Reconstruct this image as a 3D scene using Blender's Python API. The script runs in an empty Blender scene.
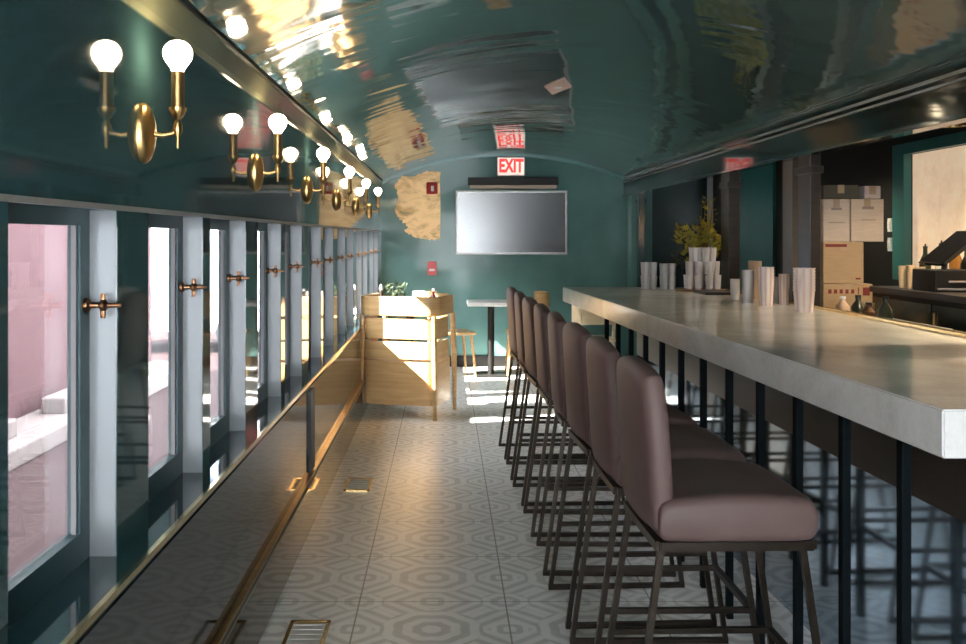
import bpy, bmesh, math, random
from mathutils import Vector, Matrix
random.seed(7)
PI = math.pi
scene = bpy.context.scene
COL = scene.collection

# ------------------------------------------------------------------ materials
def mat(name, base=(0.5, 0.5, 0.5), rough=0.5, metal=0.0, ior=1.5, coat=0.0, coat_rough=0.03, emit=None, emit_s=0.0):
    m = bpy.data.materials.new(name); m.use_nodes = True
    b = m.node_tree.nodes['Principled BSDF']
    b.inputs['Base Color'].default_value = (*base, 1)
    b.inputs['Roughness'].default_value = rough
    b.inputs['Metallic'].default_value = metal
    b.inputs['IOR'].default_value = ior
    b.inputs['Coat Weight'].default_value = coat
    b.inputs['Coat Roughness'].default_value = coat_rough
    if emit:
        b.inputs['Emission Color'].default_value = (*emit, 1)
        b.inputs['Emission Strength'].default_value = emit_s
    return m

class N:
    """small helper round a node tree"""
    def __init__(s, m):
        s.m = m; s.t = m.node_tree; s.b = s.t.nodes['Principled BSDF']
    def new(s, kind, **kw):
        n = s.t.nodes.new(kind)
        for k, v in kw.items():
            setattr(n, k, v)
        return n
    def link(s, a, b): s.t.links.new(a, b)
    def val(s, v, sock):
        if hasattr(v, 'is_output'): s.link(v, sock)
        else: sock.default_value = v
    def math(s, op, a, b=0.0, clamp=False):
        n = s.new('ShaderNodeMath', operation=op); n.use_clamp = clamp
        s.val(a, n.inputs[0]); s.val(b, n.inputs[1])
        return n.outputs[0]
    def coords(s, scale=(1, 1, 1), loc=(0, 0, 0), which='Object'):
        tc = s.new('ShaderNodeTexCoord'); mp = s.new('ShaderNodeMapping')
        s.link(tc.outputs[which], mp.inputs['Vector'])
        mp.inputs['Scale'].default_value = scale; mp.inputs['Location'].default_value = loc
        return mp.outputs[0]
    def noise(s, vec, scale=5, detail=3, rough=0.5, dist=0.0):
        n = s.new('ShaderNodeTexNoise'); s.link(vec, n.inputs['Vector'])
        n.inputs['Scale'].default_value = scale; n.inputs['Detail'].default_value = detail
        n.inputs['Roughness'].default_value = rough; n.inputs['Distortion'].default_value = dist
        return n.outputs['Fac']
    def ramp(s, fac, stops):
        r = s.new('ShaderNodeValToRGB'); s.link(fac, r.inputs['Fac'])
        e = r.color_ramp.elements
        while len(e) < len(stops): e.new(0.5)
        for i, (p, c) in enumerate(stops):
            e[i].position = p; e[i].color = (*c, 1)
        return r.outputs['Color']
    def bump(s, h, strength=0.2, dist=0.01, to=('Normal',)):
        bn = s.new('ShaderNodeBump'); s.link(h, bn.inputs['Height'])
        bn.inputs['Strength'].default_value = strength; bn.inputs['Distance'].default_value = dist
        for t in to: s.link(bn.outputs[0], s.b.inputs[t])
    def base(s, c): s.link(c, s.b.inputs['Base Color'])

def lacquer(name, base, rough=0.06, ior=1.5, wave=0.0, scale=(1, 1, 1), coat=0.0):
    m = mat(name, base, rough, 0, ior, coat)
    n = N(m)
    v = n.coords(scale)
    f = n.noise(v, 2.0, 2, 0.5)
    if wave: n.bump(f, 1.0, wave, ('Normal', 'Coat Normal'))
    c2 = tuple(x * 0.82 for x in base)
    n.base(n.ramp(n.noise(n.coords(), 3.0, 3), [(0.3, c2), (0.7, base)]))
    return m

TEAL = (0.030, 0.066, 0.068)
M = {}
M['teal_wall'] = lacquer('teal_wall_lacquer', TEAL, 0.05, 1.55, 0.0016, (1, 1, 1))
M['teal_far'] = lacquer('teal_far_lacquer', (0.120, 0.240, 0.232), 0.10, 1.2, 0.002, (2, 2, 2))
M['teal_frame'] = lacquer('teal_frame_paint', (0.018, 0.055, 0.064), 0.45)
M['teal_light'] = lacquer('teal_sill_lacquer', (0.022, 0.055, 0.066), 0.07, 1.6)
M['teal_dark'] = lacquer('teal_dark_paint', (0.012, 0.035, 0.036), 0.2)
M['teal_panel'] = lacquer('teal_panel_paint', (0.03, 0.16, 0.16), 0.3)
M['black'] = lacquer('black_paint', (0.008, 0.0075, 0.007), 0.5, 1.35)
M['black_gloss'] = lacquer('black_gloss', (0.008, 0.008, 0.009), 0.05)
M['wainscot'] = lacquer('wainscot_gloss', (0.024, 0.025, 0.027), 0.06, 1.7, 0.0008, (1, 2, 1))
M['wainscot_low'] = lacquer('wainscot_low_gloss', (0.030, 0.023, 0.015), 0.07, 1.42, 0.0008, (1, 2, 1))
M['jamb'] = mat('satin_jamb_lacquer', (0.155, 0.162, 0.170), 0.40, 0.25)
M['bar_die'] = mat('bar_front_mirror', (0.30, 0.40, 0.50), 0.07, 0.9)
M['bead'] = mat('pale_glazing_bead', (0.16, 0.15, 0.155), 0.6)
M['grille'] = mat('dull_grille', (0.52, 0.49, 0.46), 0.7)
M['brown_post'] = lacquer('brown_post_paint', (0.10, 0.085, 0.07), 0.3)
M['steel_post'] = mat('steel_post', (0.003, 0.005, 0.006), 0.7, 0, 1.12)

def ceiling_material():
    m = mat('ceiling_lacquer', (0.05, 0.17, 0.155), 0.055, 0, 2.5)
    n = N(m)
    a = n.noise(n.coords((0.5, 1.5, 1)), 1.8, 2, 0.45, 0.3)
    b = n.noise(n.coords((1.4, 0.7, 1), (3, 1, 0)), 1.6, 1, 0.4)
    h = n.math('ADD', a, n.math('MULTIPLY', b, 1.1))
    n.bump(h, 1.0, 0.009)
    n.base(n.ramp(n.noise(n.coords(), 1.2, 3), [(0.3, (0.070, 0.128, 0.122)), (0.7, (0.086, 0.155, 0.148))]))
    return m
M['ceiling'] = ceiling_material()

def brass(name, base=(0.62, 0.42, 0.18), rough=0.25):
    m = mat(name, base, rough, 1.0); n = N(m)
    n.base(n.ramp(n.noise(n.coords(), 30, 3), [(0.3, tuple(x * .75 for x in base)), (0.7, base)]))
    return m
M['brass'] = brass('aged_brass', (0.50, 0.31, 0.12), 0.33)
M['brass_bright'] = brass('polished_brass', (0.85, 0.62, 0.30), 0.18)
M['sleeve'] = brass('dark_brass_sleeve', (0.32, 0.19, 0.08), 0.4)
M['bronze'] = brass('bronze', (0.30, 0.15, 0.08), 0.3)
M['iron'] = brass('dark_bronze_steel', (0.030, 0.024, 0.019), 0.42)

def leather():
    m = mat('mauve_leather', (0.09, 0.056, 0.052), 0.55, 0, 1.36); n = N(m)
    n.base(n.ramp(n.noise(n.coords(), 6, 4), [(0.3, (0.082, 0.050, 0.045)), (0.7, (0.104, 0.064, 0.058))]))
    n.bump(n.noise(n.coords(), 180, 3), 0.15, 0.002)
    return m
M['leather'] = leather()
M['piping'] = mat('leather_piping', (0.11, 0.065, 0.06), 0.5)

def stone():
    m = mat('pale_quartz', (0.62, 0.60, 0.57), 0.16, 0, 1.5); n = N(m)
    v = n.coords()
    a = n.noise(v, 2.2, 6, 0.6, 1.4); g = n.noise(v, 60, 2, 0.7)
    mix = n.math('ADD', n.math('MULTIPLY', a, .75), n.math('MULTIPLY', g, .25))
    n.base(n.ramp(mix, [(0.30, (0.48, 0.46, 0.43)), (0.5, (0.60, 0.58, 0.56)), (0.72, (0.70, 0.69, 0.67))]))
    return m
M['stone'] = stone()

def wood(name, c1, c2, axis=(1, 1, 12)):
    m = mat(name, c1, 0.35, 0, 1.45); n = N(m)
    f = n.noise(n.coords(axis), 2.5, 5, 0.6, 0.6)
    n.base(n.ramp(f, [(0.3, c1), (0.7, c2)])); n.bump(f, 0.1, 0.002)
    return m
M['oak'] = wood('pale_oak', (0.46, 0.27, 0.11), (0.62, 0.40, 0.19))
M['oak_cream'] = wood('cream_oak', (0.62, 0.50, 0.32), (0.72, 0.6, 0.42))
M['wood_strip'] = wood('pine_strip', (0.5, 0.33, 0.14), (0.62, 0.42, 0.2))
M['dark_wood'] = wood('dark_stained_wood', (0.014, 0.010, 0.008), (0.028, 0.021, 0.016))

def card(name, c):
    m = mat(name, c, 0.8); n = N(m)
    n.base(n.ramp(n.noise(n.coords((1, 1, 8)), 12, 4), [(0.3, tuple(x * .88 for x in c)), (0.7, c)]))
    return m
M['card'] = card('kraft_cardboard', (0.36, 0.25, 0.145))
M['card_pale'] = card('pale_cardboard', (0.50, 0.41, 0.33))
M['card_dark'] = card('dark_cardboard', (0.06, 0.055, 0.04))
M['ink_red'] = card('red_ink', (0.16, 0.022, 0.018))
M['ink_grey'] = card('grey_ink', (0.24, 0.2, 0.18))
M['tape'] = card('packing_tape', (0.36, 0.27, 0.18))

def glass(name, tint=(1, 1, 1), refl=1.0, rough=0.0, milky=0.0):
    m = bpy.data.materials.new(name); m.use_nodes = True
    t = m.node_tree; t.nodes.clear()
    out = t.nodes.new('ShaderNodeOutputMaterial')
    tr = t.nodes.new('ShaderNodeBsdfTransparent'); tr.inputs[0].default_value = (*tint, 1)
    gl = t.nodes.new('ShaderNodeBsdfGlossy'); gl.inputs['Roughness'].default_value = rough
    fr = t.nodes.new('ShaderNodeFresnel'); fr.inputs[0].default_value = 1.45
    mu = t.nodes.new('ShaderNodeMath'); mu.operation = 'MULTIPLY'; mu.inputs[1].default_value = refl
    t.links.new(fr.outputs[0], mu.inputs[0])
    mx = t.nodes.new('ShaderNodeMixShader')
    t.links.new(mu.outputs[0], mx.inputs[0]); t.links.new(tr.outputs[0], mx.inputs[1]); t.links.new(gl.outputs[0], mx.inputs[2])
    last = mx.outputs[0]
    if milky:
        df = t.nodes.new('ShaderNodeBsdfDiffuse'); df.inputs[0].default_value = (0.92, 0.88, 0.84, 1)
        m2 = t.nodes.new('ShaderNodeMixShader'); m2.inputs[0].default_value = milky
        t.links.new(last, m2.inputs[1]); t.links.new(df.outputs[0], m2.inputs[2]); last = m2.outputs[0]
    t.links.new(last, out.inputs[0])
    return m
M['pane'] = glass('window_glass', (0.97, 0.98, 0.98), 0.35)
M['tumbler'] = glass('clear_tumbler_glass', (0.93, 0.93, 0.92), 1.6, 0.03, 0.5)
M['plastic_cup'] = glass('clear_plastic_cup', (0.95, 0.93, 0.92), 1.0, 0.08, 0.42)

def cup_material():
    m = mat('printed_cup', (0.75, 0.7, 0.68), 0.35); n = N(m)
    tc = n.new('ShaderNodeTexCoord'); sep = n.new('ShaderNodeSeparateXYZ'); n.link(tc.outputs['Object'], sep.inputs[0])
    ang = n.math('ARCTAN2', sep.outputs[1], sep.outputs[0])
    s = n.math('SINE', n.math('MULTIPLY', ang, 9.0))
    n.base(n.ramp(n.math('ADD', n.math('MULTIPLY', s, .5), .5), [(0.2, (0.66, 0.59, 0.55)), (0.7, (0.60, 0.50, 0.43)), (0.97, (0.52, 0.36, 0.35))]))
    return m
M['cup'] = cup_material()
M['cup_plain'] = card('cream_paper_cup', (0.58, 0.45, 0.28))
M['cup_tan'] = card('tan_paper_cup', (0.52, 0.36, 0.24))
M['bulb'] = mat('lit_bulb', (1, .9, .75), 0.3, emit=(1.0, 0.80, 0.52), emit_s=18.0)
M['exit_face'] = mat('exit_sign_face', (0.85, 0.8, 0.78), 0.4, emit=(1.0, 0.70, 0.60), emit_s=0.22)
M['exit_red'] = mat('exit_sign_red', (0.8, 0.03, 0.03), 0.4, emit=(1.0, 0.05, 0.04), emit_s=0.26)
M['red'] = card('alarm_red', (0.42, 0.015, 0.02))
M['red_pale'] = card('pull_station_red', (0.70, 0.16, 0.17))
M['white'] = card('white_enamel', (0.75, 0.74, 0.72))
M['silver'] = mat('satin_silver', (0.36, 0.35, 0.34), 0.4, 0.6)
M['screen'] = lacquer('tv_screen_glass', (0.008, 0.009, 0.012), 0.20, 1.75)
M['pink_plate'] = card('pale_pink_enamel', (0.72, 0.52, 0.46))
M['table_white'] = card('white_table_laminate', (0.72, 0.71, 0.69))
M['soil'] = card('dark_soil', (0.03, 0.022, 0.015))
M['leaf_y'] = card('yellow_green_leaf', (0.36, 0.30, 0.03))
M['leaf_g'] = card('dark_green_leaf', (0.025, 0.04, 0.012))
M['stem'] = card('brown_stem', (0.20, 0.11, 0.05))
M['terracotta'] = card('dark_pot', (0.05, 0.045, 0.04))

def mottled_gold():
    m = mat('mottled_gold', (0.5, 0.33, 0.15), 0.5, 0.35); n = N(m)
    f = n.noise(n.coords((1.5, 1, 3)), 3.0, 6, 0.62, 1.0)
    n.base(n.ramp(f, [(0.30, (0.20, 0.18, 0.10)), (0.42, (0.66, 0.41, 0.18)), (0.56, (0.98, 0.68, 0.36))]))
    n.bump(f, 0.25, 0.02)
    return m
M['gold'] = mottled_gold()

def shade_material():
    m = mat('backlit_cream_blind', (0.75, 0.6, 0.42), 0.8); n = N(m)
    f = n.noise(n.coords((1, 1, 1)), 7, 5, 0.7)
    c = n.ramp(f, [(0.3, (0.78, 0.56, 0.36)), (0.7, (0.95, 0.74, 0.52))])
    n.base(c); n.link(c, n.b.inputs['Emission Color']); n.b.inputs['Emission Strength'].default_value = 0.15
    return m
M['shade'] = shade_material()
M['lamp_glow'] = mat('lamp_glow', (1, .8, .5), .4, emit=(1, .75, .42), emit_s=6)

# patterned cement tile floor: grout at TX0 + k*TW, TY0 + k*TD
def floor_material():
    m = mat('patterned_tile', (0.4, 0.4, 0.39), 0.36, 0, 1.36); n = N(m)
    TW, TD, TX0, TY0 = 0.58, 0.56, -0.34, 5.097
    tc = n.new('ShaderNodeTexCoord'); sep = n.new('ShaderNodeSeparateXYZ'); n.link(tc.outputs['Object'], sep.inputs[0])
    def cell(c, o, w):
        return n.math('FRACT', n.math('ADD', n.math('DIVIDE', n.math('SUBTRACT', c, o), w), 40.0))
    u = cell(sep.outputs[0], TX0, TW); v = cell(sep.outputs[1], TY0, TD)
    cu = n.math('SUBTRACT', u, .5); cv = n.math('SUBTRACT', v, .5)
    def rosette(cu, cv, rings, pet, amp):
        r = n.math('SQRT', n.math('ADD', n.math('MULTIPLY', cu, cu), n.math('MULTIPLY', cv, cv)))
        a = n.math('ARCTAN2', cv, cu)
        w = n.math('MULTIPLY', n.math('COSINE', n.math('MULTIPLY', a, pet)), amp)
        rr = n.math('MULTIPLY', r, n.math('ADD', w, 1.0))
        return r, n.math('SINE', n.math('MULTIPLY', rr, rings))
    r1, p1 = rosette(cu, cv, 50.0, 8.0, 0.04)
    # corner rosette: fold round the grout crossing
    fu = n.math('SUBTRACT', n.math('ABSOLUTE', cu), .5); fv = n.math('SUBTRACT', n.math('ABSOLUTE', cv), .5)
    r2, p2 = rosette(fu, fv, 60.0, 8.0, 0.05)
    # edge rosettes
    r3, p3 = rosette(fu, cv, 70.0, 4.0, 0.08)
    r4, p4 = rosette(cu, fv, 70.0, 4.0, 0.08)
    def mask(r, lim): return n.math('LESS_THAN', r, lim)
    def sel(a, b, f): return n.math('ADD', n.math('MULTIPLY', a, f), n.math('MULTIPLY', b, n.math('SUBTRACT', 1.0, f)))
    d = n.math('ABSOLUTE', n.math('SUBTRACT', n.math('ABSOLUTE', cu), n.math('ABSOLUTE', cv)))
    lat = n.math('MULTIPLY', n.math('SINE', n.math('MULTIPLY', d, 44.0)), 0.4)
    pat = sel(p1, lat, mask(r1, .33))
    pat = sel(p2, pat, mask(r2, .17))
    pat = sel(p3, pat, mask(r3, .12)); pat = sel(p4, pat, mask(r4, .12))
    step = n.math('ADD', n.math('MULTIPLY', pat, 1.6), .5, True)
    nz = n.noise(n.coords(), 9, 6, 0.7); nz2 = n.noise(n.coords((1, 1, 1), (5, 2, 0)), 1.3, 3)
    t = n.math('ADD', n.math('MULTIPLY', step, .42), n.math('ADD', n.math('MULTIPLY', nz, .45), n.math('MULTIPLY', nz2, .2)))
    col = n.ramp(t, [(0.18, (0.41, 0.40, 0.395)), (0.5, (0.60, 0.59, 0.58)), (0.85, (0.75, 0.735, 0.72))])
    g1 = n.math('GREATER_THAN', n.math('ABSOLUTE', cu), 0.4945); g2 = n.math('GREATER_THAN', n.math('ABSOLUTE', cv), 0.4945)
    g = n.math('MAXIMUM', g1, g2)
    mx = n.new('ShaderNodeMixRGB'); n.link(g, mx.inputs[0]); n.link(col, mx.inputs[1]); mx.inputs[2].default_value = (0.24, 0.225, 0.21, 1)
    n.base(mx.outputs[0])
    n.bump(n.math('SUBTRACT', nz, g), 0.12, 0.004)
    return m
M['floor'] = floor_material()

def brick(name, c1, c2, mortar, scale, rot=None):
    m = mat(name, c1, 0.95, 0, 1.08); n = N(m)
    tc = n.new('ShaderNodeTexCoord'); mp = n.new('ShaderNodeMapping')
    n.link(tc.outputs['Object'], mp.inputs['Vector'])
    if rot: mp.inputs['Rotation'].default_value = rot
    b = n.new('ShaderNodeTexBrick'); n.link(mp.outputs[0], b.inputs['Vector'])
    b.inputs['Scale'].default_value = scale
    b.inputs['Color1'].default_value = (*c1, 1); b.inputs['Color2'].default_value = (*c2, 1); b.inputs['Mortar'].default_value = (*mortar, 1)
    b.inputs['Mortar Size'].default_value = 0.012
    n.base(b.outputs['Color'])
    return m
M['pink_brick'] = brick('pink_brick', (0.058, 0.033, 0.036), (0.052, 0.029, 0.032), (0.058, 0.038, 0.040), 3.0, (0, PI / 2, PI / 2))
M['pink_paver'] = brick('pink_paver', (0.031, 0.0205, 0.021), (0.028, 0.018, 0.019), (0.035, 0.025, 0.0255), 2.2)
M['concrete'] = card('pale_concrete', (0.07, 0.05, 0.048))
M['canvas'] = card('sun_blocker_canvas', (0.05, 0.12, 0.12))
M['van_white'] = mat('van_white_paint', (0.8, 0.8, 0.8), 0.2)
M['van_blue'] = mat('van_blue_paint', (0.20, 0.34, 0.62), 0.3)
M['tyre'] = card('rubber_tyre', (0.02, 0.02, 0.02))
M['render_white'] = card('pale_render', (0.78, 0.75, 0.72))
M['window_blue'] = mat('blue_window_glass', (0.25, 0.36, 0.55), 0.1)

# ------------------------------------------------------------------ mesh helpers
def bm_new(): return bmesh.new()

def bx(bm, x0, x1, y0, y1, z0, z1, bev=0.0):
    if x1 < x0: x0, x1 = x1, x0
    if y1 < y0: y0, y1 = y1, y0
    if z1 < z0: z0, z1 = z1, z0
    vs = [bm.verts.new(p) for p in ((x0, y0, z0), (x1, y0, z0), (x1, y1, z0), (x0, y1, z0), (x0, y0, z1), (x1, y0, z1), (x1, y1, z1), (x0, y1, z1))]
    fs = [bm.faces.new([vs[i] for i in f]) for f in ((0, 3, 2, 1), (4, 5, 6, 7), (0, 1, 5, 4), (1, 2, 6, 5), (2, 3, 7, 6), (3, 0, 4, 7))]
    if bev > 0:
        es = list({e for f in fs for e in f.edges})
        bmesh.ops.bevel(bm, geom=es, offset=bev, segments=2, affect='EDGES', profile=0.5)
    return vs

def frame_of(d):
    d = d.normalized()
    up = Vector((0, 0, 1)) if abs(d.z) < 0.95 else Vector((1, 0, 0))
    a = d.cross(up).normalized(); b = d.cross(a).normalized()
    return a, b

def tube(bm, pts, r, seg=10, square=False):
    """swept tube through pts; r a number or one per point"""
    pts = [Vector(p) for p in pts]
    rs = r if isinstance(r, (list, tuple)) else [r] * len(pts)
    if square: seg = 4
    rings = []
    for i, p in enumerate(pts):
        if i == 0: d = pts[1] - p
        elif i == len(pts) - 1: d = p - pts[i - 1]
        else: d = (pts[i + 1] - p).normalized() + (p - pts[i - 1]).normalized()
        a, b = frame_of(d)
        off = PI / 4 if square else 0
        k = math.sqrt(2) if square else 1
        rings.append([bm.verts.new(p + (a * math.cos(off + 2 * PI * j / seg) + b * math.sin(off + 2 * PI * j / seg)) * rs[i] * k) for j in range(seg)])
    for i in range(len(rings) - 1):
        for j in range(seg):
            bm.faces.new((rings[i][j], rings[i][(j + 1) % seg], rings[i + 1][(j + 1) % seg], rings[i + 1][j]))
    bm.faces.new(rings[0]); bm.faces.new(list(reversed(rings[-1])))

def lathe(bm, prof, c=(0, 0, 0), seg=20, axis='z'):
    """prof: (radius, height) list turned round an axis through c"""
    c = Vector(c); rings = []
    def at(r, h, a):
        x, y = r * math.cos(a), r * math.sin(a)
        if axis == 'z': return c + Vector((x, y, h))
        if axis == 'x': return c + Vector((h, x, y))
        return c + Vector((x, h, y))
    for r, h in prof:
        if r < 1e-6: rings.append([bm.verts.new(at(0, h, 0))])
        else: rings.append([bm.verts.new(at(r, h, 2 * PI * j / seg)) for j in range(seg)])
    for a, b in zip(rings, rings[1:]):
        for j in range(seg):
            k = (j + 1) % seg
            if len(a) == 1 and len(b) == 1: continue
            if len(a) == 1: bm.faces.new((a[0], b[k], b[j]))
            elif len(b) == 1: bm.faces.new((a[j], a[k], b[0]))
            else: bm.faces.new((a[j], a[k], b[k], b[j]))
    for ring, flip in ((rings[0], True), (rings[-1], False)):
        if len(ring) > 1: bm.faces.new(ring if not flip else list(reversed(ring)))

def prism(bm, poly, y0, y1):
    """polygon in XZ pulled along Y"""
    a = [bm.verts.new((x, y0, z)) for x, z in poly]; b = [bm.verts.new((x, y1, z)) for x, z in poly]
    n = len(poly)
    bm.faces.new(a); bm.faces.new(list(reversed(b)))
    for i in range(n):
        bm.faces.new((a[i], b[i], b[(i + 1) % n], a[(i + 1) % n]))

def slab(bm, poly, z0, z1, bev=0.0):
    """polygon in XY pulled along Z"""
    a = [bm.verts.new((x, y, z0)) for x, y in poly]; b = [bm.verts.new((x, y, z1)) for x, y in poly]
    n = len(poly)
    fs = [bm.faces.new(a), bm.faces.new(b)]
    for i in range(n):
        fs.append(bm.faces.new((a[i], a[(i + 1) % n], b[(i + 1) % n], b[i])))
    if bev:
        bmesh.ops.bevel(bm, geom=list({e for f in fs for e in f.edges}), offset=bev, segments=2, affect='EDGES')

def cushion(bm, w, h, t, fn, kt=0.3, kb=0.1, n=18, p=7, q=2.6):
    """padded slab: (u, v) over w x h, thickness t, soft edges; fn(a, b, c) places a point"""
    def grid(side):
        rows = []
        for i in range(n + 1):
            row = []
            u = math.sin(PI / 2 * (2 * i / n - 1))
            for j in range(n + 1):
                v = math.sin(PI / 2 * (2 * j / n - 1))
                k = kt if v > 0 else kb
                uu = u * math.sqrt(max(0, 1 - k * v * v / 2)); vv = v * math.sqrt(max(0, 1 - k * u * u / 2))
                f = max(0, (1 - abs(u) ** p)) ** (1 / q) * max(0, (1 - abs(v) ** p)) ** (1 / q)
                row.append(((w / 2 * uu), (h / 2 * vv), side * t / 2 * f))
            rows.append(row)
        return rows
    A, B = grid(1), grid(-1)
    va = [[bm.verts.new(fn(*c)) for c in r] for r in A]
    vb = [[None] * (n + 1) for _ in range(n + 1)]
    for i in range(n + 1):
        for j in range(n + 1):
            edge = i in (0, n) or j in (0, n)
            vb[i][j] = va[i][j] if edge else bm.verts.new(fn(*B[i][j]))
    for i in range(n):
        for j in range(n):
            bm.faces.new((va[i][j], va[i + 1][j], va[i + 1][j + 1], va[i][j + 1]))
            q4 = (vb[i][j], vb[i][j + 1], vb[i + 1][j + 1], vb[i + 1][j])
            bm.faces.new(q4)

def ribbon(bm, path, z0, z1, th, taper=None):
    """upright band of thickness th following path (XY points)"""
    P = [Vector((x, y, 0)) for x, y in path]; sec = []
    for i, p in enumerate(P):
        d = (P[min(i + 1, len(P) - 1)] - P[max(i - 1, 0)]).normalized()
        nrm = Vector((-d.y, d.x, 0)) * th / 2
        za, zb = (z0, z1) if not taper else taper(i / (len(P) - 1), z0, z1)
        sec.append([bm.verts.new((q.x, q.y, z)) for q, z in ((p - nrm, za), (p + nrm, za), (p + nrm, zb), (p - nrm, zb))])
    for a, b in zip(sec, sec[1:]):
        for j in range(4):
            k = (j + 1) % 4
            bm.faces.new((a[j], b[j], b[k], a[k]))
    bm.faces.new(sec[0]); bm.faces.new(list(reversed(sec[-1])))

def obj(name, bm, material, parent=None, smooth=None, bevel=0.0):
    bmesh.ops.recalc_face_normals(bm, faces=bm.faces[:])
    me = bpy.data.meshes.new(name); bm.to_mesh(me); bm.free()
    o = bpy.data.objects.new(name, me); COL.objects.link(o)
    me.materials.append(material)
    if smooth is not None:
        me.polygons.foreach_set('use_smooth', [True] * len(me.polygons))
        try: me.set_sharp_from_angle(angle=math.radians(smooth))
        except Exception: pass
    if bevel:
        b = o.modifiers.new('soft_edges', 'BEVEL'); b.width = bevel; b.segments = 2; b.limit_method = 'ANGLE'
    if parent: o.parent = parent
    return o

def tag(o, label, cat, group=None, kind=None):
    o['label'] = label; o['category'] = cat
    if group: o['group'] = group
    if kind: o['kind'] = kind
    return o

def thing(name, label, cat, loc=(0, 0, 0), rz=0, group=None):
    o = bpy.data.objects.new(name, None); COL.objects.link(o)
    o.empty_display_size = 0.05
    o.location = loc; o.rotation_euler = (0, 0, rz)
    return tag(o, label, cat, group)

def struct(name, bm, m, parent=None, smooth=None, bevel=0.0):
    o = obj(name, bm, m, parent, smooth, bevel)
    if not parent: o['kind'] = 'structure'
    return o

KIDS = {}
def dup(root, loc, rz=0, label=None, group=None):
    r = root.copy(); COL.objects.link(r); r.location = loc; r.rotation_euler = (0, 0, rz)
    if label: r['label'] = label
    if group: r['group'] = group
    def rec(src, dst):
        for ch in list(src.children):
            c = ch.copy(); COL.objects.link(c); c.parent = dst
            rec(ch, c)
    rec(root, r)
    return r

def text_mesh(name, s, size, depth, material, parent, loc, rot, sx=1.0):
    cu = bpy.data.curves.new(name, 'FONT'); cu.body = s; cu.size = size; cu.extrude = depth; cu.offset = 0.008
    cu.align_x = 'CENTER'; cu.align_y = 'CENTER'
    tmp = bpy.data.objects.new(name, cu); COL.objects.link(tmp)
    bpy.context.view_layer.update()
    dg = bpy.context.evaluated_depsgraph_get()
    me = bpy.data.meshes.new_from_object(tmp.evaluated_get(dg))
    bpy.data.objects.remove(tmp)
    o = bpy.data.objects.new(name, me); COL.objects.link(o)
    me.materials.clear(); me.materials.append(material)
    o.parent = parent; o.location = loc; o.rotation_euler = rot; o.scale = (sx, 1, 1)
    return o

# ------------------------------------------------------------------ camera (level, image plane shifted)
H, F = 1.45, 1000.0
PX, PY = 445.0, 237.0
cam_d = bpy.data.cameras.new('camera'); cam = bpy.data.objects.new('camera', cam_d); COL.objects.link(cam)
cam.location = (0, 0, H); cam.rotation_euler = (PI / 2, 0, 0)
cam_d.sensor_width = 36; cam_d.lens = 36 * F / 966
cam_d.shift_x = (483 - PX) / 966; cam_d.shift_y = -(322 - PY) / 966
cam_d.clip_start = 0.02; cam_d.clip_end = 200
scene.camera = cam

# ------------------------------------------------------------------ setting
YN, YF = -1.9, 11.2           # car ends
XL, XW, XR, XB = -0.73, -0.665, 2.0, 3.0   # upper wall, wainscot, bar line, wall behind the bar
SILL, HEAD = 0.74, 1.515
SPL, SPR, APEX = 2.07, 2.12, 2.385

bm = bm_new(); bx(bm, -0.9, 3.1, YN - 0.2, YF + 0.2, -0.12, 0.0); struct('floor', bm, M['floor'])

# windows in pairs: (start, end) along Y
OPEN = []
for k in range(-2, 6):
    a = 2.446 + 1.44 * k
    OPEN += [(a + 0.015, a + 0.57), (a + 0.665, a + 1.22)]
OPEN = [o for o in OPEN if o[1] < 10.9]
bm = bm_new()
bx(bm, -0.822, XL, YN, YF, HEAD, 2.12)
prev = YN
for a, b in OPEN:
    bx(bm, -0.822, XL, prev, a, SILL - 0.02, HEAD); prev = b
bx(bm, -0.822, XL, prev, YF, SILL - 0.02, HEAD)
struct('wall_left', bm, M['teal_wall'])
bm = bm_new(); bx(bm, -0.822, XW - 0.004, YN, YF, SILL - 0.03, SILL); struct('trim_1', bm, M['teal_light'])        # sill board
bm = bm_new(); bx(bm, -0.88, XW, YN, YF, 0.29, SILL - 0.03); struct('wall_lower_left', bm, M['wainscot'])
bm = bm_new(); bx(bm, -0.88, XW, YN, YF, 0.0, 0.262); struct('baseboard_left', bm, M['wainscot_low'])
bm = bm_new(); bx(bm, XW - 0.006, XW + 0.006, YN, YF, SILL - 0.012, SILL + 0.002); struct('trim_2', bm, M['brass_bright'])   # sill nosing
bm = bm_new(); bx(bm, -0.70, XW + 0.020, YN, YF, 0.262, 0.290, 0.003); struct('trim_3', bm, lacquer('rail_paint', (0.05, 0.05, 0.044), 0.42, 1.3))
bm = bm_new(); bx(bm, XW, XW + 0.022, YN, YF, 0.288, 0.293); bx(bm, XW, XW + 0.012, YN, YF, 0.245, 0.251); struct('trim_16', bm, M['brass'])
bm = bm_new(); bx(bm, -0.74, XL + 0.004, YN, YF, HEAD - 0.006, HEAD + 0.006); struct('trim_4', bm, M['silver'])   # head strip
bm = bm_new(); bx(bm, XW - 0.01, XW + 0.012, 4.88, 5.02, 0.30, SILL - 0.045); struct('trim_5', bm, M['black'])   # dark upright strip
# cornice under the vault
bm = bm_new(); prism(bm, [(XL - 0.02, 1.985), (XL + 0.006, 1.985), (XL + 0.014, 2.0), (XL + 0.03, 2.06), (XL + 0.03, 2.075), (XL - 0.02, 2.085)], YN, YF)
struct('trim_6', bm, lacquer('cornice_gloss', (0.20, 0.20, 0.12), 0.2, 1.5))
bm = bm_new(); bx(bm, XL + 0.022, XL + 0.038, YN, YF, 2.070, 2.082); struct('trim_7', bm, M['black'])

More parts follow.
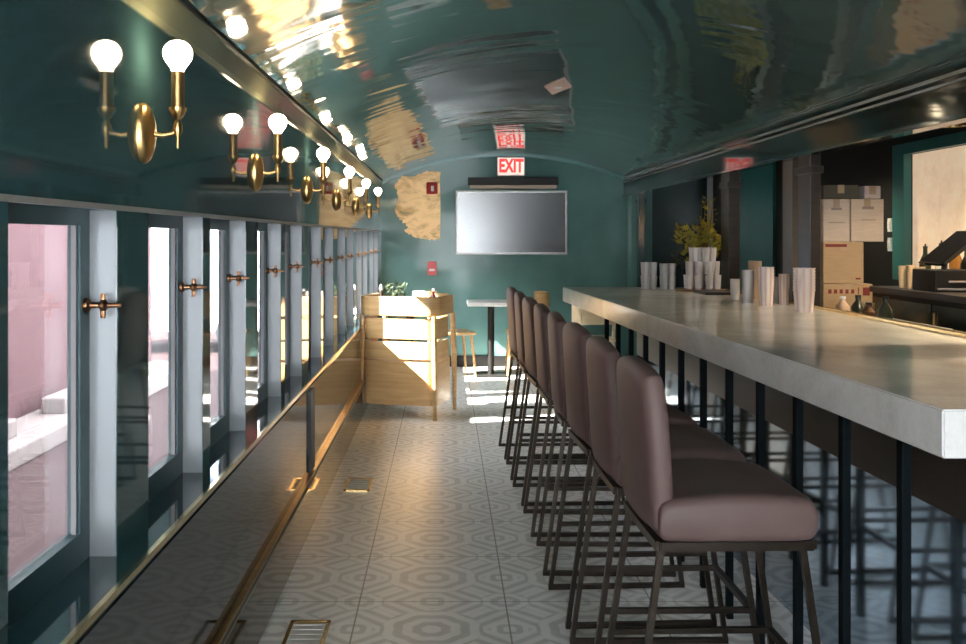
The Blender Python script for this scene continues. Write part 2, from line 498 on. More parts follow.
# windows
def make_window(i, a, b):
    bm = bm_new()
    x0, x1 = -0.818, -0.79
    bx(bm, x0, x1, a, a + 0.06, SILL, HEAD); bx(bm, x0, x1, b - 0.06, b, SILL, HEAD)
    bx(bm, x0, x1, a + 0.06, b - 0.06, SILL, SILL + 0.068); bx(bm, x0, x1, a + 0.06, b - 0.06, HEAD - 0.04, HEAD)
    w = struct('window_%d' % i, bm, M['teal_frame'])
    bm = bm_new(); bx(bm, -0.811, -0.806, a + 0.06, b - 0.06, SILL + 0.068, HEAD - 0.04)
    obj('pane', bm, M['pane'], w)
    bm = bm_new()   # pale glazing bead
    for s in (a + 0.06, b - 0.072):
        bx(bm, -0.806, -0.795, s, s + 0.012, SILL + 0.068, HEAD - 0.04)
    obj('glazing_bead', bm, M['bead'], w)
    bm = bm_new()
    bx(bm, -0.79, XL - 0.002, b - 0.003, b + 0.002, SILL, HEAD - 0.006); bx(bm, -0.79, XL - 0.002, a - 0.002, a + 0.003, SILL, HEAD - 0.006)
    obj('jamb_liner', bm, M['jamb'], w)
    bm = bm_new(); yc = b - 0.03
    lathe(bm, [(0.0, 0), (0.016, 0), (0.016, 0.008), (0.007, 0.012), (0.006, 0.03), (0.013, 0.036), (0.014, 0.044), (0.006, 0.05), (0.004, 0.078), (0.0, 0.08)], (x1, yc, 1.30), 12, 'x')
    bx(bm, x1 + 0.034, x1 + 0.044, yc - 0.006, yc + 0.006, 1.272, 1.326, 0.002)
    obj('latch', bm, M['bronze'], w, 40)
for i, (a, b) in enumerate(OPEN): make_window(i + 1, a, b)

# vaulted ceiling
def arc(n=56, dz=0.0):
    c = ((XL + XR) / 2); hw = (XR - XL) / 2; s = (SPL + SPR) / 2; rise = APEX - s
    R = (hw * hw + rise * rise) / (2 * rise); zc = APEX - R; a0 = math.asin(hw / R)
    out = []
    for i in range(n + 1):
        t = -a0 + 2 * a0 * i / n
        out.append((c + (R + dz) * math.sin(t), zc + (R + dz) * math.cos(t) + (SPR - SPL) * (i / n - 0.5)))
    return out
bm = bm_new()
lo, hi = arc(), arc(dz=0.12)
NY = 1
for k in range(NY):
    y0 = YN + (YF - YN) * k / NY; y1 = YN + (YF - YN) * (k + 1) / NY
    a = [bm.verts.new((x, y0, z)) for x, z in lo]; b = [bm.verts.new((x, y1, z)) for x, z in lo]
    c = [bm.verts.new((x, y0, z)) for x, z in hi]; d = [bm.verts.new((x, y1, z)) for x, z in hi]
    for i in range(len(lo) - 1):
        bm.faces.new((a[i], a[i + 1], b[i + 1], b[i])); bm.faces.new((c[i], d[i], d[i + 1], c[i + 1]))
        bm.faces.new((a[i], c[i], c[i + 1], a[i + 1])); bm.faces.new((b[i], b[i + 1], d[i + 1], d[i]))
    bm.faces.new((a[0], b[0], d[0], c[0])); bm.faces.new((a[-1], c[-1], d[-1], b[-1]))
struct('ceiling', bm, M['ceiling'], smooth=50)

# header over the bar and flat ceiling behind it
bm = bm_new(); bx(bm, XR, XR + 0.06, YN, YF, 1.925, 2.30); struct('wall_header', bm, M['black_gloss'])
bm = bm_new(); bx(bm, XR - 0.014, XR + 0.07, YN, YF, 1.905, 1.925, 0.003); struct('trim_8', bm, M['teal_light'])
bm = bm_new(); bx(bm, XR - 0.012, XR + 0.004, YN, YF, 2.085, 2.097); bx(bm, XR - 0.012, XR + 0.004, YN, YF, 2.055, 2.063); struct('trim_9', bm, M['silver'])
bm = bm_new(); bx(bm, XR + 0.06, XB + 0.1, YN, YF, 2.16, 2.26); struct('ceiling_bar', bm, M['black'])
# far wall
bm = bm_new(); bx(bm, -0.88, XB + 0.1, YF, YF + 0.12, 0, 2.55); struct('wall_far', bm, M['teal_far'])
bm = bm_new(); bx(bm, XL, XB, YF - 0.02, YF, 0, 0.12); struct('baseboard_far', bm, M['black'])
bm = bm_new()
A, B = arc(), arc(dz=-0.035)
for i in range(len(A) - 1):
    vs = [bm.verts.new((A[i][0], YF - 0.03, A[i][1])), bm.verts.new((A[i + 1][0], YF - 0.03, A[i + 1][1])), bm.verts.new((B[i + 1][0], YF - 0.03, B[i + 1][1])), bm.verts.new((B[i][0], YF - 0.03, B[i][1]))]
    ws = [bm.verts.new((v.co.x, YF, v.co.z)) for v in vs]
    bm.faces.new(vs); bm.faces.new((vs[3], vs[2], ws[2], ws[3]))
struct('trim_10', bm, M['teal_panel'])
# wall behind the bar: dark with a window opening
bm = bm_new()
WB = (4.4, 6.48, 1.22, 1.985)
bx(bm, XB, XB + 0.1, YN, WB[0], 0, 2.2); bx(bm, XB, XB + 0.1, WB[1], YF, 0, 2.2)
bx(bm, XB, XB + 0.1, WB[0], WB[1], 0, WB[2]); bx(bm, XB, XB + 0.1, WB[0], WB[1], WB[3], 2.2)
struct('wall_right', bm, M['black'])
bm = bm_new()
for a in ((WB[0], WB[0] + 0.06), (WB[1] - 0.005, WB[1] + 0.16)): bx(bm, XB - 0.03, XB + 0.02, a[0], a[1], WB[2] - 0.05, WB[3] + 0.07)
bx(bm, XB - 0.03, XB + 0.02, WB[0], WB[1], WB[3], WB[3] + 0.07); bx(bm, XB - 0.03, XB + 0.02, WB[0], WB[1], WB[2] - 0.05, WB[2])
bx(bm, XB - 0.02, XB + 0.02, 5.62, 5.66, WB[2], WB[3])
w = struct('window_40', bm, M['teal_panel'])
bm = bm_new(); bx(bm, XB + 0.03, XB + 0.04, WB[0], WB[1], WB[2], WB[3]); obj('blind', bm, M['shade'], w)
bm = bm_new(); bx(bm, XB - 0.03, XB, 9.06, 10.55, 0.3, 2.16); struct('trim_11', bm, M['teal_panel'])
bm = bm_new(); bx(bm, XB - 0.03, XB, 8.53, 8.78, 1.40, 1.78); struct('trim_12', bm, M['wood_strip'])
bm = bm_new(); bx(bm, 2.32, 2.96, YF - 0.02, YF, 0.12, 2.16); struct('trim_13', bm, M['teal_dark'])
bm = bm_new(); bx(bm, 2.93, 2.99, YF - 0.05, YF - 0.02, 0, 2.16); struct('trim_14', bm, M['silver'])
# columns along the bar line
def column(n, y0, y1, x0, x1, m):
    bm = bm_new(); bx(bm, x0, x1, y0, y1, 0, 1.905, 0.004)
    bx(bm, x0 - 0.012, x1 + 0.012, y0 - 0.012, y1 + 0.012, 1.80, 1.84, 0.003)
    struct('column_%d' % n, bm, m)
column(1, 5.48, 5.67, 2.0, 2.06, M['dark_wood'])
column(2, 7.05, 7.25, 2.0, 2.08, M['dark_wood'])
column(3, 10.30, 10.42, 2.0, 2.06, M['teal_light'])
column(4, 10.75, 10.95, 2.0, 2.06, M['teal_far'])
column(5, 3.4, 3.56, 2.0, 2.06, M['dark_wood'])
bm = bm_new(); bx(bm, 2.06, 2.10, 5.93, 6.10, 0, 1.905); struct('trim_15', bm, M['brown_post'])
# near end wall behind the camera; its wide glazed door is added for fill daylight
bm = bm_new()
bx(bm, -0.88, -0.62, YN - 0.12, YN, 0, 2.5); bx(bm, 1.0, XB + 0.1, YN - 0.12, YN, 0, 2.5); bx(bm, -0.62, 1.0, YN - 0.12, YN, 2.12, 2.5); bx(bm, -0.62, 1.0, YN - 0.12, YN, 0, 0.08)
struct('wall_near', bm, M['teal_wall'])
bm = bm_new()
for x in (-0.62, 0.165, 0.95): bx(bm, x, x + 0.05, YN - 0.09, YN - 0.03, 0.08, 2.12)
bx(bm, -0.62, 1.0, YN - 0.09, YN - 0.03, 0.08, 0.16); bx(bm, -0.62, 1.0, YN - 0.09, YN - 0.03, 2.06, 2.12)
w = struct('added_door_1', bm, M['teal_frame'])
bm = bm_new(); bx(bm, -0.57, 0.95, YN - 0.064, YN - 0.058, 0.16, 2.06); obj('pane', bm, M['pane'], w)

# ------------------------------------------------------------------ outside, seen through the windows
bm = bm_new(); bx(bm, -30, -0.95, -12, 60, -0.62, -0.5); struct('ground', bm, M['pink_paver'])
bm = bm_new(); bx(bm, -4.5, -4.2, -6, 14.3, -0.5, 2.3); bx(bm, -4.55, -4.15, -6, 14.35, 2.3, 2.38)
struct('wall_outside', bm, M['pink_brick'])
bm = bm_new(); bx(bm, -4.19, -3.6, -6, 14.3, -0.5, -0.32, 0.02)
for y in range(-4, 14, 2): bx(bm, -4.05, -3.8, y, y + 0.9, -0.33, -0.16, 0.02)
tag(obj('kerb_bench', bm, M['concrete']), 'long pale concrete kerb bench along the pink brick wall outside', 'bench')
bm = bm_new(); prism(bm, [(-0.89, 2.02), (-2.15, 1.62), (-2.15, 1.60), (-0.89, 2.0)], -3, 7.2)  # out of view, added to block the sun at the nearer windows
tag(obj('added_sun_blocker', bm, M['canvas']), 'unseen dark teal awning added outside to keep sun off the nearer windows', 'awning')

def van(loc, rz, label):
    t = thing('delivery_van', label, 'van', loc, rz)
    bm = bm_new()
    prism(bm, [(-2.5, 0.35), (2.5, 0.35), (2.5, 1.1), (1.9, 1.25), (1.2, 2.15), (-2.5, 2.2)], -0.95, 0.95)
    obj('body', bm, M['van_white'], t, bevel=0.05)
    bm = bm_new()
    for s in (-0.955, 0.945): bx(bm, -2.4, 1.0, s, s + 0.01, 0.75, 1.15)
    obj('stripe', bm, M['van_blue'], t)
    for s in (-0.957, 0.947):
        for x0, x1 in ((-2.2, 0.2), (0.4, 1.15)):
            bm = bm_new(); bx(bm, x0, x1, s, s + 0.01, 1.35, 1.9); obj('side_window', bm, M['window_blue'], t)
    for x in (-1.6, 1.6):
        for s in (-0.97, 0.79):
            bm = bm_new(); lathe(bm, [(0, 0), (0.34, 0), (0.34, 0.18), (0, 0.18)], (x, s, 0.34), 20, 'y'); obj('wheel', bm, M['tyre'], t, 40)
van((-5.2, 17.6, -0.5), 0.1, 'white van with a blue stripe parked past the pink brick wall')
t = thing('street_building', 'pale rendered building with blue windows across the street', 'building', (-10, 32, -0.5))
bm = bm_new(); bx(bm, -9, 9, 0, 5, 0, 9); obj('wall', bm, M['render_white'], t)
for r in range(3):
    for c in range(7):
        bm = bm_new(); x = -8 + c * 2.4; z = 1.0 + r * 2.8
        bx(bm, x, x + 1.3, -0.05, 0.02, z, z + 1.6); wf = obj('window', bm, M['white'], t)
        bm = bm_new(); bx(bm, x + 0.1, x + 1.2, -0.07, -0.04, z + 0.1, z + 1.5); obj('pane', bm, M['window_blue'], wf)

# ------------------------------------------------------------------ wall sconces
SC = [(2.41 + 1.44 * k) for k in range(-2, 6)]
ORD = {0: 'nearest the camera', 1: 'second from the camera', 2: 'third from the camera', 3: 'fourth from the camera',
       4: 'fifth from the camera', 5: 'last in the row, beside the far wall'}
def make_sconce():
    t = thing('wall_sconce', 'aged brass wall sconce', 'sconce', (0, 0, 0), 0, 'brass sconces above the windows')
    bm = bm_new()
    # oval domed backplate
    seg = 24; rings = []
    for r, h in ((1.0, 0.0), (1.0, 0.008), (0.88, 0.018), (0.62, 0.026), (0.3, 0.031)):
        rings.append([bm.verts.new((h, 0.046 * r * math.cos(2 * PI * j / seg), 0.074 * r * math.sin(2 * PI * j / seg))) for j in range(seg)])
    for a, b in zip(rings, rings[1:]):
        for j in range(seg): bm.faces.new((a[j], a[(j + 1) % seg], b[(j + 1) % seg], b[j]))
    bm.faces.new(rings[0]); bm.faces.new(rings[-1])
    obj('backplate', bm, M['brass'], t, 40)
    bm = bm_new()
    tube(bm, [(0.02, 0, 0), (0.05, 0, -0.006), (0.075, 0, 0.0), (0.086, 0, 0.02)], [0.007, 0.006, 0.006, 0.008], 10)
    lathe(bm, [(0, -0.05), (0.003, -0.048), (0.005, -0.02), (0.011, -0.008), (0.011, 0.006), (0.006, 0.02), (0.014, 0.03), (0.021, 0.045), (0.021, 0.05), (0.010, 0.052), (0, 0.052)], (0.086, 0, 0.012), 16)
    obj('arm', bm, M['brass'], t, 40)
    bm = bm_new(); lathe(bm, [(0, 0), (0.016, 0), (0.016, 0.086), (0, 0.086)], (0.086, 0, 0.062), 14); obj('candle_sleeve', bm, M['sleeve'], t, 40)
    bm = bm_new()
    lathe(bm, [(0, -0.044), (0.014, -0.044), (0.016, -0.034), (0.024, -0.024), (0.032, -0.012), (0.035, 0.0), (0.0335, 0.012), (0.028, 0.022), (0.018, 0.030), (0, 0.035)], (0.086, 0, 0.19), 18)
    obj('bulb', bm, M['bulb'], t, 60)
    return t
first = None
for i, y in enumerate(SC):
    k = i - 2
    lab = 'brass wall sconce with one lit globe bulb, ' + (ORD[k] if k in ORD else ('behind the camera, first' if k == -1 else 'behind the camera, second'))
    if first is None:
        first = make_sconce(); first.location = (XL, y, 1.70); first['label'] = lab
    else: dup(first, (XL, y, 1.70), 0, lab)

# ------------------------------------------------------------------ bar
BX = lambda y: 1.095 - 0.0371 * (y - 2.2)      # front edge
BY0, BY1, BT, BTH = 2.2, 7.6, 1.07, 0.108
bar = thing('bar_counter', 'long bar counter with thick pale stone top and dark mirrored front', 'bar', (1.5, 4.9, 0))
def at_bar(o):
    o.location = o.location - Vector((1.5, 4.9, 0)); return o
bm = bm_new(); slab(bm, [(BX(BY0), BY0), (1.97, BY0), (1.97, BY1), (BX(BY1), BY1)], BT - BTH, BT, 0.004); at_bar(obj('countertop', bm, M['stone'], bar))
bm = bm_new(); slab(bm, [(BX(BY0) + 0.30, BY0 + 0.05), (1.90, BY0 + 0.05), (1.90, 6.4), (BX(6.4) + 0.30, 6.4)], 0.0, BT - BTH)
at_bar(obj('front_panel', bm, M['bar_die'], bar))
bm = bm_new(); slab(bm, [(BX(BY0) + 0.285, BY0 + 0.03), (BX(BY0) + 0.32, BY0 + 0.03), (BX(6.4) + 0.32, 6.39), (BX(6.4) + 0.285, 6.39)], 0.70, BT - BTH)
at_bar(obj('apron', bm, M['dark_wood'], bar))
y = 2.467
while y < 6.2:
    x = BX(y) + 0.035; bm = bm_new(); bx(bm, x, x + 0.024, y - 0.016, y + 0.016, 0.0, BT - BTH, 0.002)
    at_bar(obj('post', bm, M['steel_post'], bar)); y += 0.335
bm = bm_new(); bx(bm, 1.55, 1.90, 7.30, 7.42, 0, BT - BTH, 0.004); at_bar(obj('end_support', bm, M['teal_dark'], bar))
bm = bm_new(); bx(bm, 1.955, 1.985, BY0, BY1, BT, BT + 0.018, 0.003); at_bar(obj('rear_rail', bm, M['brass_bright'], bar))

# ------------------------------------------------------------------ stools
def make_stool():
    t = thing('bar_stool', '', 'stool', (0, 0, 0), 0, 'stools along the bar')
    bm = bm_new()
    cushion(bm, 0.47, 0.425, 0.125, lambda a, b, c: Vector((b + 0.012, a, 0.722 + c * (1.0 if c < 0 else 1.0) - (0.018 * (b / 0.22) ** 2 if c > 0 else 0))), 0.14, 0.10, 24, 20, 3.8)
    s = obj('seat', bm, M['leather'], t, 60)
    bm = bm_new()
    tube(bm, [(0.214, -0.19, 0.70), (0.222, 0, 0.70), (0.214, 0.19, 0.70)], 0.004, 6); obj('piping', bm, M['piping'], s, 60)
    bm = bm_new()
    def back(a, b, c):
        h = b + 0.22                          # height above the seat bottom
        lean = -0.026 * (h / 0.44)
        return Vector((-0.188 + lean + c + 0.35 * a * a, a, 0.675 + h))
    cushion(bm, 0.42, 0.44, 0.064, back, 0.5, 0.05, 24, 14, 3.0)
    obj('backrest', bm, M['leather'], t, 60)
    bm = bm_new()
    z = 0.648
    for (p, q) in (((-0.19, -0.2), (0.21, -0.2)), ((0.21, -0.2), (0.21, 0.2)), ((0.21, 0.2), (-0.19, 0.2)), ((-0.19, 0.2), (-0.19, -0.2))):
        tube(bm, [(p[0], p[1], z), (q[0], q[1], z)], 0.012, square=True)
    obj('seat_frame', bm, M['iron'], t)
    for sx in (-1, 1):
        for sy in (-1, 1):
            bm = bm_new(); tube(bm, [(sx * 0.185, sy * 0.195, 0.645), (sx * 0.275, sy * 0.205, 0.010)], 0.0085, square=True); obj('leg', bm, M['iron'], t)
    for sy in (-1, 1):
        bm = bm_new(); tube(bm, [(-0.283, sy * 0.205, 0.010), (0.283, sy * 0.205, 0.010)], 0.0095, square=True); obj('runner', bm, M['iron'], t)
    bm = bm_new(); zf = 0.27; xf = 0.185 + 0.09 * (0.645 - zf) / 0.635
    for sy in (-1, 1): tube(bm, [(-xf, sy * 0.201, zf), (xf, sy * 0.201, zf)], 0.0085, square=True)
    tube(bm, [(xf, -0.201, zf), (xf, 0.201, zf)], 0.0095, square=True)
    obj('footrest', bm, M['iron'], t)
    return t
WORDS = ['nearest the camera', 'second from the camera', 'third from the camera', 'fourth from the camera', 'fifth from the camera', 'sixth from the camera',
         'second from the far end', 'farthest from the camera']
st0 = None
for i in range(8):
    yc = 2.80 + 0.562 * i
    xc = 0.742 - 0.0205 * (yc - 2.80)
    lab = 'mauve leather bar stool on thin dark legs, ' + WORDS[i]
    rz = math.radians([1.5, 1.0, 3.0, -1.5, 0.5, 2.5, 0.0, 2.0][i])
    if st0 is None:
        st0 = make_stool(); st0.location = (xc, yc, 0); st0.rotation_euler = (0, 0, rz); st0['label'] = lab
    else: dup(st0, (xc, yc, 0), rz, lab)

# ------------------------------------------------------------------ wooden chairs and tables at the far end
def u_path(w, d, r, wrap, n=7):
    """U seen from above: open towards +Y, back along -d/2"""
    pts = [(-w / 2, -d / 2 + wrap)]
    for i in range(n + 1):
        a = PI + (PI / 2) * i / n; pts.append((-w / 2 + r + r * math.cos(a), -d / 2 + r + r * math.sin(a)))
    for i in range(1, 6): pts.append((-w / 2 + r + (w - 2 * r) * i / 6, -d / 2))
    for i in range(n + 1):
        a = 1.5 * PI + (PI / 2) * i / n; pts.append((w / 2 - r + r * math.cos(a), -d / 2 + r + r * math.sin(a)))
    pts.append((w / 2, -d / 2 + wrap))
    return pts
def armchair(loc, rz, label):
    t = thing('wooden_armchair', label, 'chair', loc, rz)
    w, d = 0.62, 0.54
    bm = bm_new(); ribbon(bm, u_path(w + 0.03, d + 0.03, 0.10, 0.44), 0.82, 0.975, 0.030); obj('top_rail', bm, M['oak'], t, 35, 0.006)
    bm = bm_new(); ribbon(bm, u_path(w, d, 0.09, 0.34), 0.635, 0.80, 0.022); obj('slat', bm, M['oak'], t, 35, 0.004)
    bm = bm_new(); ribbon(bm, u_path(w, d, 0.09, 0.36), 0.475, 0.615, 0.022); obj('slat', bm, M['oak'], t, 35, 0.004)
    bm = bm_new(); ribbon(bm, u_path(w - 0.01, d - 0.01, 0.08, 0.40), 0.11, 0.455, 0.018); obj('lower_panel', bm, M['oak'], t, 35)
    bm = bm_new(); bx(bm, -w / 2 + 0.03, w / 2 - 0.03, -d / 2 + 0.03, d / 2 - 0.02, 0.42, 0.455, 0.01); obj('seat', bm, M['oak'], t)
    for sx in (-1, 1):
        for sy in (-1, 1):
            bm = bm_new(); tube(bm, [(sx * (w / 2 - 0.01), sy * (d / 2 - 0.01), 0.82), (sx * (w / 2), sy * (d / 2), 0.45), (sx * (w / 2 + 0.005), sy * (d / 2 + 0.005), 0.0)], [0.022, 0.024, 0.016], 10)
            obj('leg', bm, M['oak'], t, 40)
    return t
armchair((-0.30, 8.24, 0), math.radians(-17), 'pale oak armchair with wide slatted wraparound back, sunlit beside the window wall')

def side_chair(loc, rz, label, m):
    t = thing('wooden_chair', label, 'chair', loc, rz)
    w, d = 0.42, 0.42
    bm = bm_new(); bx(bm, -w / 2, w / 2, -d / 2, d / 2, 0.43, 0.46, 0.01); obj('seat', bm, m, t)
    pth = u_path(w + 0.02, d + 0.02, 0.10, 0.12)
    bm = bm_new(); ribbon(bm, pth, 0.60, 0.87, 0.02); obj('backrest', bm, m, t, 35, 0.004)
    for sx in (-1, 1):
        bm = bm_new(); tube(bm, [(sx * 0.15, d / 2 - 0.04, 0.43), (sx * 0.19, d / 2, 0)], [0.018, 0.012], 10); obj('leg', bm, m, t, 40)
        bm = bm_new(); tube(bm, [(sx * 0.17, -d / 2 - 0.005, 0.72), (sx * 0.16, -d / 2 + 0.02, 0.43), (sx * 0.19, -d / 2 - 0.02, 0)], [0.014, 0.018, 0.012], 10); obj('leg', bm, m, t, 40)
    return t
side_chair((0.07, 10.55, 0), math.radians(-75), 'pale oak chair left of the white pedestal table by the far wall', M['oak'])
side_chair((0.86, 10.55, 0), math.radians(90), 'pale oak chair right of the white pedestal table behind the bar stools', M['oak'])
side_chair((1.45, 9.9, 0), math.radians(8), 'cream wooden chair past the far end of the bar counter', M['oak_cream'])

def pedestal_table(loc, label, w=0.62, top=0.78):
    t = thing('pedestal_table', label, 'table', loc)
    bm = bm_new(); bx(bm, -w / 2, w / 2, -w / 2, w / 2, top - 0.04, top, 0.006); obj('tabletop', bm, M['table_white'], t)
    bm = bm_new(); lathe(bm, [(0, 0.02), (0.035, 0.02), (0.035, top - 0.04), (0, top - 0.04)], (0, 0, 0), 16); obj('column', bm, M['black'], t, 40)
    bm = bm_new(); bx(bm, -0.16, 0.16, -0.16, 0.16, 0, 0.022, 0.006); obj('base', bm, M['black'], t)
pedestal_table((0.48, 10.45, 0), 'white square pedestal table under the television', 0.5)
pedestal_table((-0.33, 9.45, 0), 'white square table behind the sunlit oak armchair', 0.62, 0.78)

# small things on the table behind the armchair
def leafy(bm, c, n, spread, h0, h1, size):
    for _ in range(n):
        a = random.uniform(0, 2 * PI); r = spread * math.sqrt(random.random())
        p = Vector(c) + Vector((r * math.cos(a), r * math.sin(a), random.uniform(h0, h1)))
        d = Vector((random.uniform(-1, 1), random.uniform(-1, 1), random.uniform(-0.4, 1))).normalized()
        u, v = frame_of(d); s = size * random.uniform(0.6, 1.2)
        q = [p - d * s, p + u * s * .45 + v * s * .1, p + d * s, p - u * s * .45 + v * s * .1]
        bm.faces.new([bm.verts.new(x) for x in q])
t = thing('potted_herb', 'small dark green potted herb on the table behind the oak armchair', 'plant', (-0.46, 9.42, 0.78))
bm = bm_new(); lathe(bm, [(0, 0), (0.045, 0), (0.06, 0.10), (0.052, 0.10), (0.048, 0.085), (0, 0.085)]); obj('pot', bm, M['terracotta'], t, 40)
bm = bm_new(); leafy(bm, (0, 0, 0), 120, 0.11, 0.09, 0.24, 0.03); obj('foliage', bm, M['leaf_g'], t)
t = thing('pepper_mill', 'slim dark pepper mill standing left of the small potted herb', 'mill', (-0.60, 9.40, 0.78))
bm = bm_new(); lathe(bm, [(0, 0), (0.026, 0), (0.026, 0.03), (0.016, 0.09), (0.022, 0.14), (0.016, 0.17), (0, 0.17)]); obj('body', bm, M['dark_wood'], t, 40)
bm = bm_new(); lathe(bm, [(0, 0.17), (0.018, 0.172), (0.022, 0.19), (0.012, 0.21), (0.006, 0.225), (0, 0.23)]); obj('knob', bm, M['silver'], t, 40)
t = thing('napkin_holder', 'grey napkin holder right of the small potted herb', 'holder', (-0.24, 9.40, 0.78))
bm = bm_new(); bx(bm, -0.07, 0.07, -0.04, 0.04, 0, 0.01); bx(bm, -0.07, 0.07, -0.045, -0.035, 0, 0.13); bx(bm, -0.07, 0.07, 0.035, 0.045, 0, 0.13); obj('frame', bm, M['silver'], t)
bm = bm_new(); bx(bm, -0.065, 0.065, -0.03, 0.03, 0.012, 0.16); obj('napkin_stack', bm, M['white'], t)
t = thing('sauce_bottle', 'dark red sauce bottle beside the grey napkin holder', 'bottle', (-0.11, 9.40, 0.78))
bm = bm_new(); lathe(bm, [(0, 0), (0.028, 0), (0.028, 0.11), (0.012, 0.14), (0.012, 0.16), (0, 0.16)]); obj('body', bm, mat('sauce_glass', (0.12, 0.015, 0.02), 0.15), t, 40)
bm = bm_new(); lathe(bm, [(0, 0.16), (0.014, 0.16), (0.014, 0.185), (0, 0.185)]); obj('cap', bm, M['white'], t, 40)

# ------------------------------------------------------------------ far wall fittings
t = thing('flat_tv', 'wide flat television with silver frame on the far teal wall', 'television', (0.74, YF, 1.61))
hw, hh = 0.62, 0.355
bm = bm_new(); bx(bm, -hw, hw, -0.075, -0.03, -hh, hh, 0.004); bx(bm, -0.2, 0.2, -0.03, 0.0, -0.15, 0.15); obj('casing', bm, M['silver'], t)
bm = bm_new(); bx(bm, -hw + 0.022, hw - 0.022, -0.080, -0.074, -hh + 0.024, hh - 0.022); obj('screen', bm, M['screen'], t)
t = thing('roller_screen_case', 'long black case with a pale lower lip mounted above the television', 'case', (0.755, YF, 2.045))
bm = bm_new(); bx(bm, -0.5, 0.5, -0.14, 0, -0.02, 0.065, 0.006); obj('housing', bm, M['black'], t)
bm = bm_new(); bx(bm, -0.48, 0.48, -0.13, -0.01, -0.055, -0.02, 0.004); obj('lip', bm, M['card_pale'], t)
t = thing('exit_sign', 'lit red and white EXIT sign above the black case', 'sign', (0.735, YF - 0.03, 2.235))
bm = bm_new(); bx(bm, -0.155, 0.155, -0.05, 0.03, -0.105, 0.105, 0.006); obj('housing', bm, M['white'], t)
bm = bm_new(); bx(bm, -0.145, 0.145, -0.054, -0.049, -0.095, 0.095); fc = obj('face', bm, M['exit_face'], t)
o = text_mesh('lettering', 'EXIT', 0.20, 0.002, M['exit_red'], t, (0, -0.056, 0.0), (PI / 2, 0, 0), 0.66)
t = thing('mounted_fire_alarm', 'square red fire alarm strobe on the gold patch', 'alarm', (-0.145, YF - 0.012, 1.995))
bm = bm_new(); bx(bm, -0.06, 0.06, -0.045, 0, -0.065, 0.065, 0.008); obj('housing', bm, M['red'], t)
bm = bm_new(); bx(bm, -0.012, 0.022, -0.06, -0.044, -0.035, 0.025, 0.005); obj('strobe_lens', bm, M['white'], t)
t = thing('mounted_pull_station', 'small red and white fire pull station below the gold patch', 'alarm', (-0.145, YF, 1.10))
bm = bm_new(); bx(bm, -0.05, 0.05, -0.045, 0, -0.075, 0.075, 0.006); obj('housing', bm, M['red_pale'], t)
bm = bm_new(); bx(bm, -0.03, 0.03, -0.055, -0.044, -0.03, -0.005, 0.003); obj('handle', bm, M['white'], t)
# thin ragged slab in mottled gold colour on the far wall
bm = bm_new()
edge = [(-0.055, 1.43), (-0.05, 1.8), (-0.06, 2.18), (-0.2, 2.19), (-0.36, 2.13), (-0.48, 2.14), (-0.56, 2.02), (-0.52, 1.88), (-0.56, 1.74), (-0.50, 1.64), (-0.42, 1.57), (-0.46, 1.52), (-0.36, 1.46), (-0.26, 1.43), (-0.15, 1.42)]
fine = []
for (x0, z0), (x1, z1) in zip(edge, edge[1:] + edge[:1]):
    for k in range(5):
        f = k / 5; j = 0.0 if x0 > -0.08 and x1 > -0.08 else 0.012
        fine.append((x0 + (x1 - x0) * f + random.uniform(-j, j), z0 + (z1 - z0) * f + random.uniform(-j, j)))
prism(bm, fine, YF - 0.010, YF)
tag(obj('gold_wall_patch', bm, M['gold']), 'ragged edged gold patch on the far teal wall left of the television', 'panel')

# diamond plate on the vault
def vault_z(x):
    pts = arc()
    for (x0, z0), (x1, z1) in zip(pts, pts[1:]):
        if x0 <= x <= x1: return z0 + (z1 - z0) * (x - x0) / (x1 - x0)
t = thing('ceiling_plate', 'small pale pink diamond shaped plate on the vaulted ceiling', 'plate', (0.70, 6.2, vault_z(0.70)))
bm = bm_new(); slab(bm, [(0, -0.34), (0.085, 0), (0, 0.34), (-0.085, 0)], -0.008, 0.012, 0.004); obj('plate', bm, M['pink_plate'], t)
bm = bm_new(); lathe(bm, [(0, -0.014), (0.02, -0.014), (0.026, -0.008), (0, -0.008)], (0, 0, 0), 14); obj('button', bm, M['white'], t, 40)

# ------------------------------------------------------------------ brass floor boxes
def floor_box(y, label):
    t = thing('floor_vent', label, 'vent', (-0.505, y, 0), 0, 'brass floor vents along the window wall')
    bm = bm_new()
    x, d, w = 0.075, 0.15, 0.014
    bx(bm, -x, x, -d, -d + w * 1.6, 0, 0.006); bx(bm, -x, x, d - w * 1.6, d, 0, 0.006); bx(bm, -x, -x + w, -d, d, 0, 0.006); bx(bm, x - w, x, -d, d, 0, 0.006)
    obj('frame', bm, M['brass_bright'], t)
    bm = bm_new(); bx(bm, -x + w, x - w, -d + w, d - w, 0, 0.002)
    for k in range(6): bx(bm, -x + w, x - w, -d + 0.04 + k * 0.044, -d + 0.048 + k * 0.044, 0.002, 0.004)
    obj('grille', bm, M['grille'], t)
floor_box(5.85, 'brass framed floor vent by the window wall, next to the armchair end')
floor_box(3.62, 'brass framed floor vent by the window wall, nearer the camera')

